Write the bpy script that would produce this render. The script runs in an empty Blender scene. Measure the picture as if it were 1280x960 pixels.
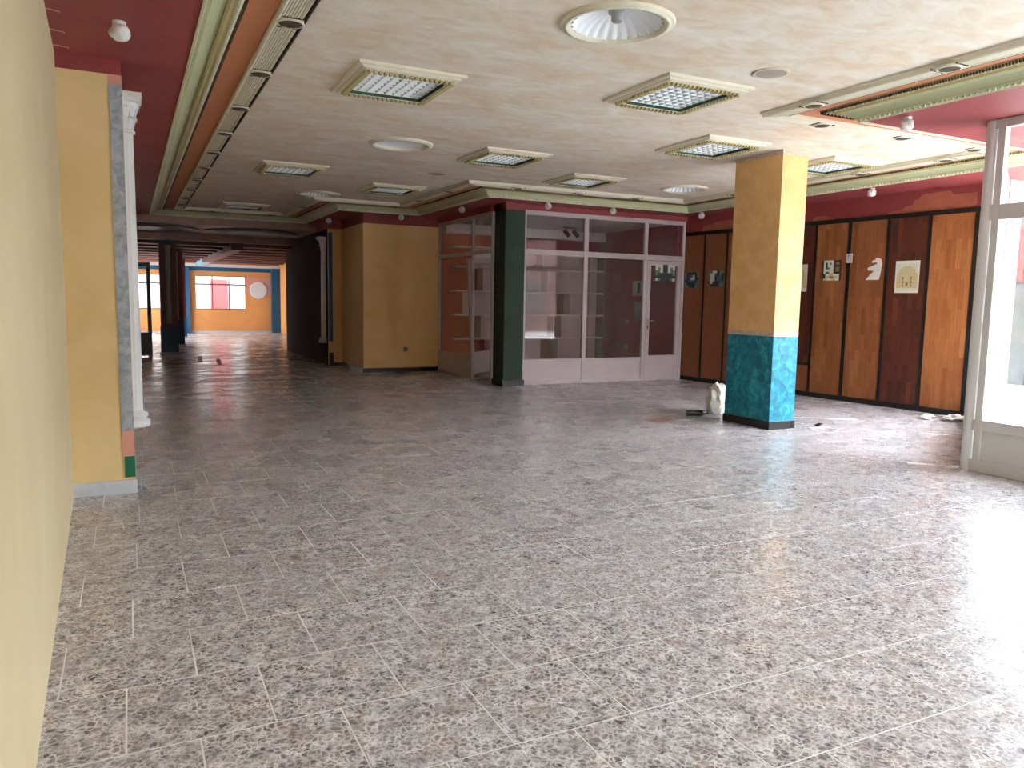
import bpy, bmesh, math, random
from mathutils import Vector, Matrix
random.seed(7)
D = bpy.data
scn = bpy.context.scene
C = scn.collection

# ------------------------------------------------------------------ camera
F_PX = 966.7
PITCH, YAW, ROLL = math.radians(6.1887), math.radians(26.312), math.radians(0.9931)
fw = Vector((math.sin(YAW)*math.cos(PITCH), math.cos(YAW)*math.cos(PITCH), -math.sin(PITCH)))
rt = Vector((math.cos(YAW), -math.sin(YAW), 0)); up = rt.cross(fw)
rt, up = math.cos(ROLL)*rt+math.sin(ROLL)*up, -math.sin(ROLL)*rt+math.cos(ROLL)*up
EYE = Vector((0, 0, 1.55))
cd = D.cameras.new('camera'); cam = D.objects.new('camera', cd); C.objects.link(cam)
cd.sensor_width = 36; cd.lens = F_PX/1280*36; cd.clip_start = 0.05; cd.clip_end = 300
cam.matrix_world = Matrix.Translation(EYE) @ Matrix((rt, up, -fw)).transposed().to_4x4()
scn.camera = cam
def project(p):
    v = Vector(p)-EYE; z = v.dot(fw)
    return (640+F_PX*v.dot(rt)/z, 480-F_PX*v.dot(up)/z, z)

# ------------------------------------------------------------------ world, light, exposure
w = D.worlds.new('daylight'); scn.world = w; w.use_nodes = True
bg = w.node_tree.nodes['Background']; bg.inputs[0].default_value = (0.89, 0.94, 1.0, 1); bg.inputs[1].default_value = 19.0
sd = D.lights.new('sun', 'SUN'); sd.energy = 2; sd.angle = 0.05; sd.color = (1, .95, .86)
so = D.objects.new('sun', sd); C.objects.link(so)
so.rotation_euler = Vector((0.70, 0.12, -1.0)).to_track_quat('-Z', 'Y').to_euler()
def portal(name, loc, direction, sx, sy):
    ld = D.lights.new(name, 'AREA'); ld.shape = 'RECTANGLE'; ld.size = sx; ld.size_y = sy
    ld.cycles.is_portal = True
    o = D.objects.new(name, ld); C.objects.link(o); o.location = loc
    o.rotation_euler = Vector(direction).to_track_quat('-Z', 'Z').to_euler()
portal('daylight_portal', (7.32, 0.8, 1.7), (-1, 0, 0), 7.6, 3.2)
portal('daylight_portal', (5.6, -3.12, 1.7), (0, 1, 0), 3.4, 3.2)
portal('daylight_portal', (-.44, 30.5, 1.65), (1, 0, 0), 5.0, 1.4)  # guides daylight through the added side window
portal('daylight_portal', (2.4, 34.2, 1.64), (0, -1, 0), 4.6, 1.5)
scn.view_settings.view_transform = 'Standard'; scn.view_settings.look = 'None'
scn.view_settings.gamma = 1.0; scn.view_settings.use_curve_mapping = False
scn.view_settings.exposure = 0.3

# ------------------------------------------------------------------ materials
def lin(c):
    f = lambda v: v/12.92 if v <= .04045 else ((v+.055)/1.055)**2.4
    return (f(c[0]/255), f(c[1]/255), f(c[2]/255), 1)
M = {}
def base(name, col, rough=.6, metal=0, spec=.5):
    m = D.materials.new(name); m.use_nodes = True
    b = m.node_tree.nodes['Principled BSDF']
    b.inputs['Base Color'].default_value = lin(col); b.inputs['Roughness'].default_value = rough
    b.inputs['Metallic'].default_value = metal; b.inputs['Specular IOR Level'].default_value = spec
    M[name] = m; return m, m.node_tree, b
def ramp(nt, stops):
    r = nt.nodes.new('ShaderNodeValToRGB'); e = r.color_ramp.elements
    while len(e) > 1: e.remove(e[-1])
    e[0].position = stops[0][0]; e[0].color = stops[0][1]
    for p, c in stops[1:]:
        x = e.new(p); x.color = c
    return r
def coords(nt, scale=(1, 1, 1), world=True):
    g = nt.nodes.new('ShaderNodeNewGeometry') if world else nt.nodes.new('ShaderNodeTexCoord')
    mp = nt.nodes.new('ShaderNodeMapping'); mp.inputs['Scale'].default_value = scale
    nt.links.new(g.outputs['Position' if world else 'Object'], mp.inputs[0])
    return mp
def noise(nt, src, scale, detail=3, rough=.5, dist=0):
    n = nt.nodes.new('ShaderNodeTexNoise'); n.inputs['Scale'].default_value = scale
    n.inputs['Detail'].default_value = detail; n.inputs['Roughness'].default_value = rough
    n.inputs['Distortion'].default_value = dist
    nt.links.new(src.outputs[0], n.inputs['Vector']); return n
def mix(nt, fac, a, b, mode='MIX'):
    m = nt.nodes.new('ShaderNodeMix'); m.data_type = 'RGBA'; m.blend_type = mode
    for s, v in ((m.inputs[0], fac), (m.inputs[6], a), (m.inputs[7], b)):
        if hasattr(v, 'default_value') or hasattr(v, 'links'): nt.links.new(v, s)
        else: s.default_value = v
    return m.outputs[2]
def bump(nt, b, h, strength, dist=.01):
    n = nt.nodes.new('ShaderNodeBump'); n.inputs['Strength'].default_value = strength
    n.inputs['Distance'].default_value = dist
    nt.links.new(h, n.inputs['Height']); nt.links.new(n.outputs[0], b.inputs['Normal'])
def mottled(name, c1, c2, scale=2.0, rough=.7, bs=.15, c3=None, sc=(1, 1, 1), lo=.35, hi=.65, fine=60):
    m, nt, b = base(name, c1, rough)
    mp = coords(nt, sc); n = noise(nt, mp, scale, 5, .6, .6)
    st = [(lo, lin(c1)), (hi, lin(c2))]
    if c3: st = [(lo, lin(c1)), ((lo+hi)/2, lin(c3)), (hi, lin(c2))]
    r = ramp(nt, st); nt.links.new(n.outputs[0], r.inputs[0]); nt.links.new(r.outputs[0], b.inputs['Base Color'])
    n2 = noise(nt, mp, fine, 3); bump(nt, b, n2.outputs[0], bs, .004)
    return m
base('white_metal', (194, 182, 182), .35)
base('white_frame', (205, 205, 202), .4)
base('grey_frame', (120, 128, 130), .45)
base('window_frame_dark', (96, 84, 84), .5)
base('white_plaster', (222, 224, 226), .5)
base('white_lamp', (225, 225, 220), .35)
base('socket_grey', (150, 150, 148), .4)
base('black', (24, 22, 22), .4)
base('black_tile', (16, 15, 16), .35)
base('metal', (170, 168, 165), .3, 1)
base('moulding_cream', (222, 216, 194), .5)
base('moulding_green', (190, 194, 154), .5)
base('moulding_gold', (176, 162, 110), .5)
base('moulding_dark', (74, 62, 42), .6)
base('green_reveal', (34, 74, 52), .4)
base('louver_white', (225, 230, 232), .25)
base('dome_white', (234, 238, 242), .35)
base('terracotta', (198, 128, 90), .7)
base('beam', (92, 50, 44), .55)
base('beam_blue', (120, 170, 190), .5)
base('light_panel', (228, 208, 196), .5)
base('dark_blue', (22, 62, 88), .5)
base('blue_paint', (30, 88, 126), .55)
base('dark_red', (92, 34, 34), .5)
base('office_red', (146, 44, 52), .6)
base('office_orange', (190, 92, 66), .6)
base('shelf_white', (236, 228, 224), .5)
base('shelf_back', (222, 212, 208), .6)
base('tan_side', (150, 128, 104), .6)
base('office_ceiling', (190, 184, 182), .8)
base('bottle_dark', (28, 22, 20), .15)
base('tape_red', (150, 40, 40), .5)
base('paper', (226, 224, 218), .7)
base('plastic_bag', (222, 218, 208), .4)
base('rag', (150, 118, 104), .8)
base('pink_plaster', (222, 160, 140), .8)
base('green_paint', (20, 108, 76), .6)
base('pavement', (190, 190, 188), .85)
base('facade', (66, 64, 60), .85)
base('facade_pink', (104, 78, 76), .85); base('facade_grey', (56, 60, 62), .6)
base('lane_wall', (150, 150, 150), .8)
base('sign_red', (104, 18, 20), .5)
base('sign_pale', (92, 98, 90), .5)
base('far_red', (150, 44, 48), .6)
base('wire', (190, 150, 150), .5)
base('speaker_grille', (160, 150, 135), .7)
base('speaker_rim', (205, 194, 172), .6)
base('grout', (236, 236, 238), .7)
mottled('cream_wall', (216, 200, 166), (208, 190, 150), .8, .7, .25)
mottled('pilaster_yellow', (234, 208, 154), (224, 196, 136), 1.2, .7, .2)
mottled('yellow_wall', (240, 200, 138), (230, 188, 124), 1.2, .75, .2)
mottled('orange_wall', (228, 164, 96), (216, 150, 84), .8, .7, .1)
mottled('pillar_yellow', (232, 188, 128), (220, 172, 108), 5, .7, .6, fine=25)
mottled('red_paint', (150, 64, 64), (138, 56, 56), 1.5, .6, .1)
mottled('blue_sponge', (16, 100, 122), (62, 164, 176), 9, .5, .15, lo=.38, hi=.68, c3=(20, 130, 152))
mottled('grey_stripe', (138, 148, 160), (182, 190, 198), 14, .8, .2)
mottled('skirting_marble', (208, 212, 220), (188, 196, 208), 5, .35, .02)
mottled('border_strip', (214, 196, 180), (186, 150, 130), 30, .6, .2)
mottled('green_pillar', (18, 48, 32), (24, 56, 38), 3, .65, .05)
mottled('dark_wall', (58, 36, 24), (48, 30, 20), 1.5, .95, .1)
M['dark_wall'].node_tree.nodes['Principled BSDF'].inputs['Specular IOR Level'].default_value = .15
mottled('orange_peel', (182, 108, 82), (168, 96, 74), 5, .8, .4)
mottled('frieze_paint', (176, 140, 126), (150, 118, 104), 3, .5, .1)
mottled('oval_relief', (84, 88, 78), (64, 68, 60), 3, .4, .1)
# marbled ceiling
m, nt, b = base('ceiling_marble', (206, 192, 164), .75)
mp = coords(nt, (1, 1.9, 1))
n1 = noise(nt, mp, 1.5, 6, .62, .9); n2 = noise(nt, mp, 3.3, 5, .6, 1.2)
r1 = ramp(nt, [(.36, lin((232, 224, 208))), (.5, lin((220, 203, 176))), (.64, lin((216, 182, 142)))])
r2 = ramp(nt, [(.42, lin((230, 226, 218))), (.6, lin((212, 202, 184)))])
nt.links.new(n1.outputs[0], r1.inputs[0]); nt.links.new(n2.outputs[0], r2.inputs[0])
nt.links.new(mix(nt, .45, r1.outputs[0], r2.outputs[0]), b.inputs['Base Color'])
n3 = noise(nt, mp, 14, 3); bump(nt, b, n3.outputs[0], .15, .01)
# floor tile : brown-grey stone with pale crackle veins
m, nt, b = base('floor_tile', (110, 100, 96), .25)
g = nt.nodes.new('ShaderNodeNewGeometry'); oi = nt.nodes.new('ShaderNodeObjectInfo')
sc_ = nt.nodes.new('ShaderNodeVectorMath'); sc_.operation = 'SCALE'; sc_.inputs['Scale'].default_value = 30
cx = nt.nodes.new('ShaderNodeCombineXYZ')
for i in (0, 1): nt.links.new(oi.outputs['Random'], cx.inputs[i])
nt.links.new(cx.outputs[0], sc_.inputs[0])
ad = nt.nodes.new('ShaderNodeVectorMath'); ad.operation = 'ADD'
nt.links.new(g.outputs['Position'], ad.inputs[0]); nt.links.new(sc_.outputs[0], ad.inputs[1])
nd = noise(nt, ad, 16, 3, .6)
dv = nt.nodes.new('ShaderNodeVectorMath'); dv.operation = 'SCALE'; dv.inputs['Scale'].default_value = .07
nt.links.new(nd.outputs['Color'], dv.inputs[0])
ad2 = nt.nodes.new('ShaderNodeVectorMath'); ad2.operation = 'ADD'
nt.links.new(ad.outputs[0], ad2.inputs[0]); nt.links.new(dv.outputs[0], ad2.inputs[1])
vo = nt.nodes.new('ShaderNodeTexVoronoi'); vo.feature = 'DISTANCE_TO_EDGE'; vo.inputs['Scale'].default_value = 36
nt.links.new(ad2.outputs[0], vo.inputs['Vector'])
vr = ramp(nt, [(0, (1, 1, 1, 1)), (.10, (.35, .35, .35, 1)), (.26, (0, 0, 0, 1))]); nt.links.new(vo.outputs['Distance'], vr.inputs[0])
nb = noise(nt, ad2, 22, 6, .7, .4)
br_ = ramp(nt, [(.32, lin((48, 42, 44))), (.42, lin((104, 98, 102))), (.53, lin((156, 152, 157))), (.66, lin((206, 204, 210)))])
nt.links.new(nb.outputs[0], br_.inputs[0])
nw = noise(nt, ad, 5, 4, .6)
wr = ramp(nt, [(.5, (0, 0, 0, 1)), (.72, (1, 1, 1, 1))]); nt.links.new(nw.outputs[0], wr.inputs[0])
c1 = mix(nt, wr.outputs[0], br_.outputs[0], lin((146, 126, 118)))
nl = noise(nt, ad, 11, 4, .7)
lr = ramp(nt, [(.38, (.3, .3, .3, 1)), (.6, (1, 1, 1, 1))]); nt.links.new(nl.outputs[0], lr.inputs[0])
mm = nt.nodes.new('ShaderNodeMath'); mm.operation = 'MULTIPLY'
nt.links.new(vr.outputs[0], mm.inputs[0]); nt.links.new(lr.outputs[0], mm.inputs[1])
c2 = mix(nt, mm.outputs[0], c1, lin((240, 240, 244)))
nt.links.new(c2, b.inputs['Base Color'])
nr = noise(nt, g, 3.2, 2, .5)
nt.links.new(nr.inputs['Vector'].links[0].from_socket, nr.inputs['Vector']) if False else None
bump(nt, b, nr.outputs[0], .35, .012)
rr = ramp(nt, [(.3, (.17, .17, .17, 1)), (.7, (.38, .38, .38, 1))])
nrr = noise(nt, g, 1.3, 4, .6); nt.links.new(nrr.outputs[0], rr.inputs[0]); nt.links.new(rr.outputs[0], b.inputs['Roughness'])
# strip parquet panels (light, red-brown, dark, orange)
def parquet(name, stops, wid=.075, ln=.42):
    m, nt, b = base(name, (150, 90, 50), .45)
    tc = nt.nodes.new('ShaderNodeTexCoord'); sp = nt.nodes.new('ShaderNodeSeparateXYZ'); nt.links.new(tc.outputs['Object'], sp.inputs[0])
    cb = nt.nodes.new('ShaderNodeCombineXYZ'); nt.links.new(sp.outputs['Z'], cb.inputs[0]); nt.links.new(sp.outputs['X'], cb.inputs[1])
    bt = nt.nodes.new('ShaderNodeTexBrick'); nt.links.new(cb.outputs[0], bt.inputs['Vector'])
    bt.inputs['Scale'].default_value = 1; bt.inputs['Brick Width'].default_value = ln; bt.inputs['Row Height'].default_value = wid
    bt.inputs['Mortar Size'].default_value = .0006; bt.inputs['Color1'].default_value = (0, 0, 0, 1); bt.inputs['Color2'].default_value = (1, 1, 1, 1)
    bt.inputs['Mortar'].default_value = (.3, .3, .3, 1); bt.offset = .37
    r = ramp(nt, [(i/(len(stops)-1), lin(c)) for i, c in enumerate(stops)]); nt.links.new(bt.outputs['Color'], r.inputs[0])
    mp = coords(nt, (14, 14, 1.2), False); n = noise(nt, mp, 3, 5, .6, .3)
    gr = ramp(nt, [(.3, (.72, .72, .72, 1)), (.7, (1.1, 1.1, 1.1, 1))]); nt.links.new(n.outputs[0], gr.inputs[0])
    nt.links.new(mix(nt, 1.0, r.outputs[0], gr.outputs[0], 'MULTIPLY'), b.inputs['Base Color'])
parquet('wood_brown', [(140, 82, 46), (156, 94, 54), (132, 76, 42), (166, 106, 64)])
parquet('wood_dark', [(78, 34, 24), (96, 44, 30), (66, 28, 22), (112, 58, 36)])
parquet('wood_orange', [(166, 100, 54), (176, 110, 62), (156, 92, 48), (184, 120, 70)])
parquet('wood_plain', [(142, 84, 50), (146, 88, 52)], .3, 3)
# glass
def glass(name, tint=(1, 1, 1, 1), dirt=0.0):
    m = D.materials.new(name); m.use_nodes = True; nt = m.node_tree; nt.nodes.remove(nt.nodes['Principled BSDF'])
    out = nt.nodes['Material Output']
    t = nt.nodes.new('ShaderNodeBsdfTransparent'); t.inputs[0].default_value = tint
    gl = nt.nodes.new('ShaderNodeBsdfGlossy'); gl.inputs['Roughness'].default_value = .03
    fr = nt.nodes.new('ShaderNodeFresnel'); gb = nt.nodes.new('ShaderNodeNewGeometry')
    mr = nt.nodes.new('ShaderNodeMath'); mr.operation = 'MULTIPLY_ADD'; mr.inputs[1].default_value = -(1.5-1/1.5); mr.inputs[2].default_value = 1.5   # same reflectance on both faces of the thin pane
    nt.links.new(gb.outputs['Backfacing'], mr.inputs[0]); nt.links.new(mr.outputs[0], fr.inputs[0])
    mx = nt.nodes.new('ShaderNodeMixShader'); nt.links.new(fr.outputs[0], mx.inputs[0]); nt.links.new(t.outputs[0], mx.inputs[1]); nt.links.new(gl.outputs[0], mx.inputs[2])
    if dirt:
        df = nt.nodes.new('ShaderNodeBsdfDiffuse'); df.inputs[0].default_value = (.8, .8, .78, 1)
        mp = coords(nt); n = noise(nt, mp, 2.2, 6, .65, .5); r = ramp(nt, [(.35, (dirt*.3,)*3+(1,)), (.7, (dirt*1.6,)*3+(1,))]); nt.links.new(n.outputs[0], r.inputs[0])
        m2 = nt.nodes.new('ShaderNodeMixShader'); nt.links.new(r.outputs[0], m2.inputs[0]); nt.links.new(mx.outputs[0], m2.inputs[1]); nt.links.new(df.outputs[0], m2.inputs[2]); mx = m2
    nt.links.new(mx.outputs[0], out.inputs[0]); M[name] = m
glass('glass'); glass('glass_tinted', (.93, .90, .90, 1), .03); glass('glass_dirty', (.9, .93, .93, 1), .16)

# ------------------------------------------------------------------ mesh helpers
def link(name, me, parent=None, loc=(0, 0, 0), rotz=0):
    o = D.objects.new(name, me); C.objects.link(o); o.location = loc; o.rotation_euler = (0, 0, rotz)
    if parent: o.parent = parent
    return o
def mesh(name, vs, fs, mat, smooth=False, mi=None):
    me = D.meshes.new(name); me.from_pydata([tuple(v) for v in vs], [], fs)
    for k in (mat if isinstance(mat, (list, tuple)) else [mat]): me.materials.append(M[k])
    if mi: me.polygons.foreach_set('material_index', mi)
    if smooth: me.polygons.foreach_set('use_smooth', [True]*len(me.polygons))
    me.update(); return me
BF = [(0, 3, 2, 1), (4, 5, 6, 7), (0, 1, 5, 4), (1, 2, 6, 5), (2, 3, 7, 6), (3, 0, 4, 7)]
class MB:
    def __init__(s): s.v = []; s.f = []; s.m = []
    def box(s, x0, x1, y0, y1, z0, z1, m=0):
        n = len(s.v); x0, x1 = sorted((x0, x1)); y0, y1 = sorted((y0, y1)); z0, z1 = sorted((z0, z1))
        s.v += [(x0, y0, z0), (x1, y0, z0), (x1, y1, z0), (x0, y1, z0), (x0, y0, z1), (x1, y0, z1), (x1, y1, z1), (x0, y1, z1)]
        s.f += [tuple(n+i for i in f) for f in BF]; s.m += [m]*6; return s
    def prism(s, pts, z0, z1, m=0):           # pts counter-clockwise in plan
        n = len(s.v); k = len(pts)
        s.v += [(p[0], p[1], z0) for p in pts]+[(p[0], p[1], z1) for p in pts]
        s.f += [tuple(n+i for i in reversed(range(k))), tuple(n+k+i for i in range(k))]
        s.f += [(n+i, n+(i+1) % k, n+k+(i+1) % k, n+k+i) for i in range(k)]; s.m += [m]*(k+2); return s
    def lathe(s, prof, c=(0, 0, 0), seg=24, a0=0, a1=2*math.pi, m=0, rf=None):
        n = len(s.v); full = abs(a1-a0-2*math.pi) < 1e-6; k = seg if full else seg+1
        for (r, z) in prof:
            for i in range(k):
                a = a0+(a1-a0)*i/seg; q = r*(rf(a, z) if rf else 1)
                s.v.append((c[0]+q*math.cos(a), c[1]+q*math.sin(a), c[2]+z))
        for j in range(len(prof)-1):
            for i in range(seg):
                i2 = (i+1) % k
                s.f.append((n+j*k+i, n+j*k+i2, n+(j+1)*k+i2, n+(j+1)*k+i)); s.m.append(m)
        return s
    def tube(s, a, b, r, seg=8, m=0):
        a = Vector(a); b = Vector(b); d = (b-a).normalized(); u = d.orthogonal().normalized(); v = d.cross(u); n = len(s.v)
        for p in (a, b):
            for i in range(seg): s.v.append(tuple(p+r*(u*math.cos(2*math.pi*i/seg)+v*math.sin(2*math.pi*i/seg))))
        s.f += [(n+i, n+(i+1) % seg, n+seg+(i+1) % seg, n+seg+i) for i in range(seg)]
        s.f += [tuple(n+i for i in reversed(range(seg))), tuple(n+seg+i for i in range(seg))]; s.m += [m]*(seg+2); return s
    def build(s, name, mat, parent=None, smooth=False, loc=(0, 0, 0), rotz=0):
        mi = s.m if isinstance(mat, (list, tuple)) else None
        return link(name, mesh(name, s.v, s.f, mat, smooth, mi), parent, loc, rotz)
def bevel(o, wdt=.004, seg=2):
    b = o.modifiers.new('bevel', 'BEVEL'); b.width = wdt; b.segments = seg; b.limit_method = 'ANGLE'; return o
def box(name, x0, x1, y0, y1, z0, z1, mat, parent=None, **k): return MB().box(x0, x1, y0, y1, z0, z1).build(name, mat, parent, **k)
def S(o): o['kind'] = 'structure'; return o
def stuff(o): o['kind'] = 'stuff'; return o
def thing(name, label, cat, loc=(0, 0, 0), rotz=0, group=None):
    o = D.objects.new(name, None); C.objects.link(o); o.location = loc; o.rotation_euler = (0, 0, rotz); o.empty_display_size = .1
    return tag(o, label, cat, group)
def tag(o, label, cat, group=None):
    o['label'] = label; o['category'] = cat
    if group: o['group'] = group
    return o
def clone(root, loc, rotz=None, label=None):
    r = root.copy(); C.objects.link(r); r.location = loc
    if rotz is not None: r.rotation_euler = (0, 0, rotz)
    if label: r['label'] = label
    for ch in [c for c in root.children]:
        c = ch.copy(); C.objects.link(c); c.parent = r
        for g_ in [q for q in ch.children]:
            d = g_.copy(); C.objects.link(d); d.parent = c
    return r

H0, H1 = 3.265, 3.40      # red soffit, raised ceiling
# ------------------------------------------------------------------ floor with its tiles
floor = S(box('floor', -.9, 10.9, -3.3, 34.2, -.25, -.0012, 'grout'))
TW, TH = .495, .4917
mt = MB().box(.0035, TW-.0035, .0035, TH-.0035, -.006, 0)
tile_me = mesh('tile', mt.v, mt.f, 'floor_tile')
rest = MB(); near = []
for k in range(-12, 64):
    y = 2.775+TH*k
    x0 = -.058+.247*(k % 2)+(.0125*k if k < 16 else .2)
    i0 = math.floor((-.9-x0)/TW)
    for i in range(i0, i0+26):
        x = x0+i*TW
        if x < -.88 or x+TW > 10.88 or y < -3.2: continue
        if x > 7.25 and y < 4.2: continue
        px, py, pz = project((x+TW/2, y+TH/2, 0))
        vis = pz > .5 and -60 < px < 1330 and py < 1040 and x > -.62
        if x+TW/2 > 7.08 and y < 4.6: vis = False
        near.append((pz, x, y)) if vis else rest.box(x+.0035, x+TW-.0035, y+.0035, y+TH-.0035, -.006, 0)
near.sort()
for j, (pz, x, y) in enumerate(near):
    if j < 300: link('tile', tile_me, floor, (x, y, 0))
    else: rest.box(x+.0035, x+TW-.0035, y+.0035, y+TH-.0035, -.006, 0)
stuff(rest.build('tile', 'floor_tile', floor))

# ------------------------------------------------------------------ ceiling, soffit and mouldings
ceil = S(MB().prism([(-.9, -3.3), (7.4, -3.3), (7.4, 4.4), (10.9, 4.4), (10.9, 21.4), (-.9, 21.4)], H1, H1+.3).build('ceiling', 'ceiling_marble'))
SQ = [(2.13, 6.66), (4.42, 5.75), (4.42, 9.3), (6.24, 7.4), (2.16, 11.75), (4.05, 12.95), (6.3, 10.4), (8.35, 7.55), (2.19, 17.1)]
DM = [(2.98, 4.54), (3.0, 9.2), (3.12, 14.3), (8.15, 10.3)]
cut = MB()
for (x, y) in SQ: cut.box(x-.356, x+.356, y-.386, y+.386, H1-.05, H1+.12)
for (x, y) in DM: cut.prism([(x+.315*math.cos(2*math.pi*i/48), y+.315*math.sin(2*math.pi*i/48)) for i in range(48)], H1-.05, H1+.2)
co = cut.build('cutter', 'ceiling_marble')
bo_ = ceil.modifiers.new('cut', 'BOOLEAN'); bo_.object = co; bo_.solver = 'EXACT'; bo_.operation = 'DIFFERENCE'
bpy.context.view_layer.update()
ev = D.meshes.new_from_object(ceil.evaluated_get(bpy.context.evaluated_depsgraph_get()))
ceil.modifiers.clear(); ceil.data = ev; D.objects.remove(co)
sf = MB()
for b_ in ((-.9, .45, -3.3, 18.7), (-.9, 6.3, 18.7, 21.4), (3.78, 6.3, 15.45, 18.7), (5.45, 10.9, 12.0, 15.45), (9.62, 10.9, 5.25, 12.0),
           (6.2, 10.9, 4.4, 5.25), (6.2, 7.4, -3.3, 4.4)):
    sf.box(b_[0], b_[1], b_[2], b_[3], H0, H1-.001)
sf.build('soffit', 'red_paint', ceil)
PATH = [(.45, -3.1), (.45, 18.7), (3.78, 18.7), (3.78, 15.45), (5.45, 15.45), (5.45, 12.0), (9.62, 12.0), (9.62, 5.25), (6.2, 5.25), (6.2, -3.1)]
def offset_path(d):
    out = []
    n = len(PATH)
    for i, p in enumerate(PATH):
        ns = []
        for a, b_ in ((i-1, i), (i, i+1)):
            if a < 0 or b_ >= n: continue
            dx, dy = PATH[b_][0]-PATH[a][0], PATH[b_][1]-PATH[a][1]; L = math.hypot(dx, dy); ns.append((dy/L, -dx/L))
        if len(ns) == 1: nx, ny = ns[0]
        else: nx, ny = ns[0][0]+ns[1][0], ns[0][1]+ns[1][1]
        out.append((p[0]+nx*d, p[1]+ny*d))
    return out
def sweep(name, prof, mat, parent):
    v = []; f = []; cols = [offset_path(d) for d, z in prof]; k = len(prof)
    for i in range(len(PATH)):
        for j in range(k): v.append((cols[j][i][0], cols[j][i][1], prof[j][1]))
    for i in range(len(PATH)-1):
        for j in range(k-1): f.append((i*k+j, i*k+j+1, (i+1)*k+j+1, (i+1)*k+j))
    return link(name, mesh(name, v, f, mat), parent)
def along(d, step, start=0.0):
    P = offset_path(d)
    for i in range(len(P)-1):
        a, b_ = Vector(P[i]), Vector(P[i+1]); L = (b_-a).length; n = max(1, int((L-.02)/step)); t = (b_-a)/L
        for q in range(n): yield a+t*((q+.5)*L/n), t, i
trim = S(sweep('trim_1', [(-.004, H0+.01), (-.004, H0-.012), (.012, H0-.016), (.018, H0-.004), (.03, H0+.004), (.034, H0+.014)], 'moulding_cream', None))
sweep('cove', [(.034, H0+.012), (.05, H0+.016), (.055, H0+.03), (.075, H0+.052), (.10, H0+.075), (.13, H0+.09), (.155, H0+.096)], 'moulding_green', trim)
sweep('bead_strip', [(.155, H0+.09), (.155, H0+.082), (.175, H0+.080), (.185, H0+.09), (.20, H0+.10), (.27, H0+.108), (.275, H1-.015)], 'moulding_gold', trim)
sweep('orange_band', [(.272, H1-.018), (.47, H1-.018)], 'terracotta_band' if 'terracotta_band' in M else 'terracotta', trim)
fl = [(.465, H1-.018), (.465, H1-.046), (.478, H1-.052), (.49, H1-.048), (.496, H1-.040)]
x = .50
for i in range(6):
    fl += [(x, H1-.046), (x+.012, H1-.046), (x+.013, H1-.036), (x+.018, H1-.036)]; x += .018
fl += [(x+.004, H1-.046), (.625, H1-.05), (.632, H1-.044), (.64, H1-.02), (.65, H1-.018), (.65, H1+.002)]
sweep('fluted_strip', fl, 'moulding_cream', trim)
sweep('dark_backing', [(.012, H0-.002), (.040, H0+.016)], 'moulding_dark', trim)
dn = MB(); eg = MB()
for p, t, i in along(.022, .05):
    h = .012; nx, ny = t.y, -t.x
    q = [p+t*h+Vector((nx, ny))*-.003, p-t*h+Vector((nx, ny))*-.003, p-t*h+Vector((nx, ny))*.02, p+t*h+Vector((nx, ny))*.02]
    q = [(a.x, a.y) for a in q]
    area = sum(q[a][0]*q[(a+1) % 4][1]-q[(a+1) % 4][0]*q[a][1] for a in range(4))
    if area < 0: q.reverse()
    dn.prism(q, H0-.008, H0+.02)
stuff(dn.build('dentil_row', 'moulding_green', trim))
for p, t, i in along(.235, .05):
    n = len(eg.v); nrm = Vector((t.y, -t.x)); a_, b_ = t*.017, nrm*.024; z = H0+.106
    for s_, dz in ((a_, 0), (b_, 0), (-a_, 0), (-b_, 0)): eg.v.append((p.x+s_.x, p.y+s_.y, z))
    eg.v += [(p.x, p.y, z-.024)]
    eg.f += [(n, n+1, n+4), (n+1, n+2, n+4), (n+2, n+3, n+4), (n+3, n, n+4)]; eg.m += [0]*4
stuff(eg.build('egg_row', 'moulding_cream', trim))
eg2 = MB()
for p, t, i in along(.262, .025):
    h = .006; nx = Vector((t.y, -t.x)); q = [p+t*h-nx*.008, p-t*h-nx*.008, p-t*h+nx*.008, p+t*h+nx*.008]; q = [(a.x, a.y) for a in q]
    if sum(q[a][0]*q[(a+1) % 4][1]-q[(a+1) % 4][0]*q[a][1] for a in range(4)) < 0: q.reverse()
    eg2.prism(q, H0+.085, H0+.11)
stuff(eg2.build('dart_row', 'moulding_dark', trim))
def edge_line(d, segs, name):
    P_ = offset_path(d); m_ = MB()
    for i in segs:
        a, b_ = P_[i], P_[i+1]; hw = .005
        m_.box(min(a[0], b_[0])-hw, max(a[0], b_[0])+hw, min(a[1], b_[1])-hw, max(a[1], b_[1])+hw, H1-.05, H1+.001)
    m_.build(name, 'moulding_dark', trim)
edge_line(.655, [0], 'edge_line'); edge_line(.462, [8], 'edge_line')
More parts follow.
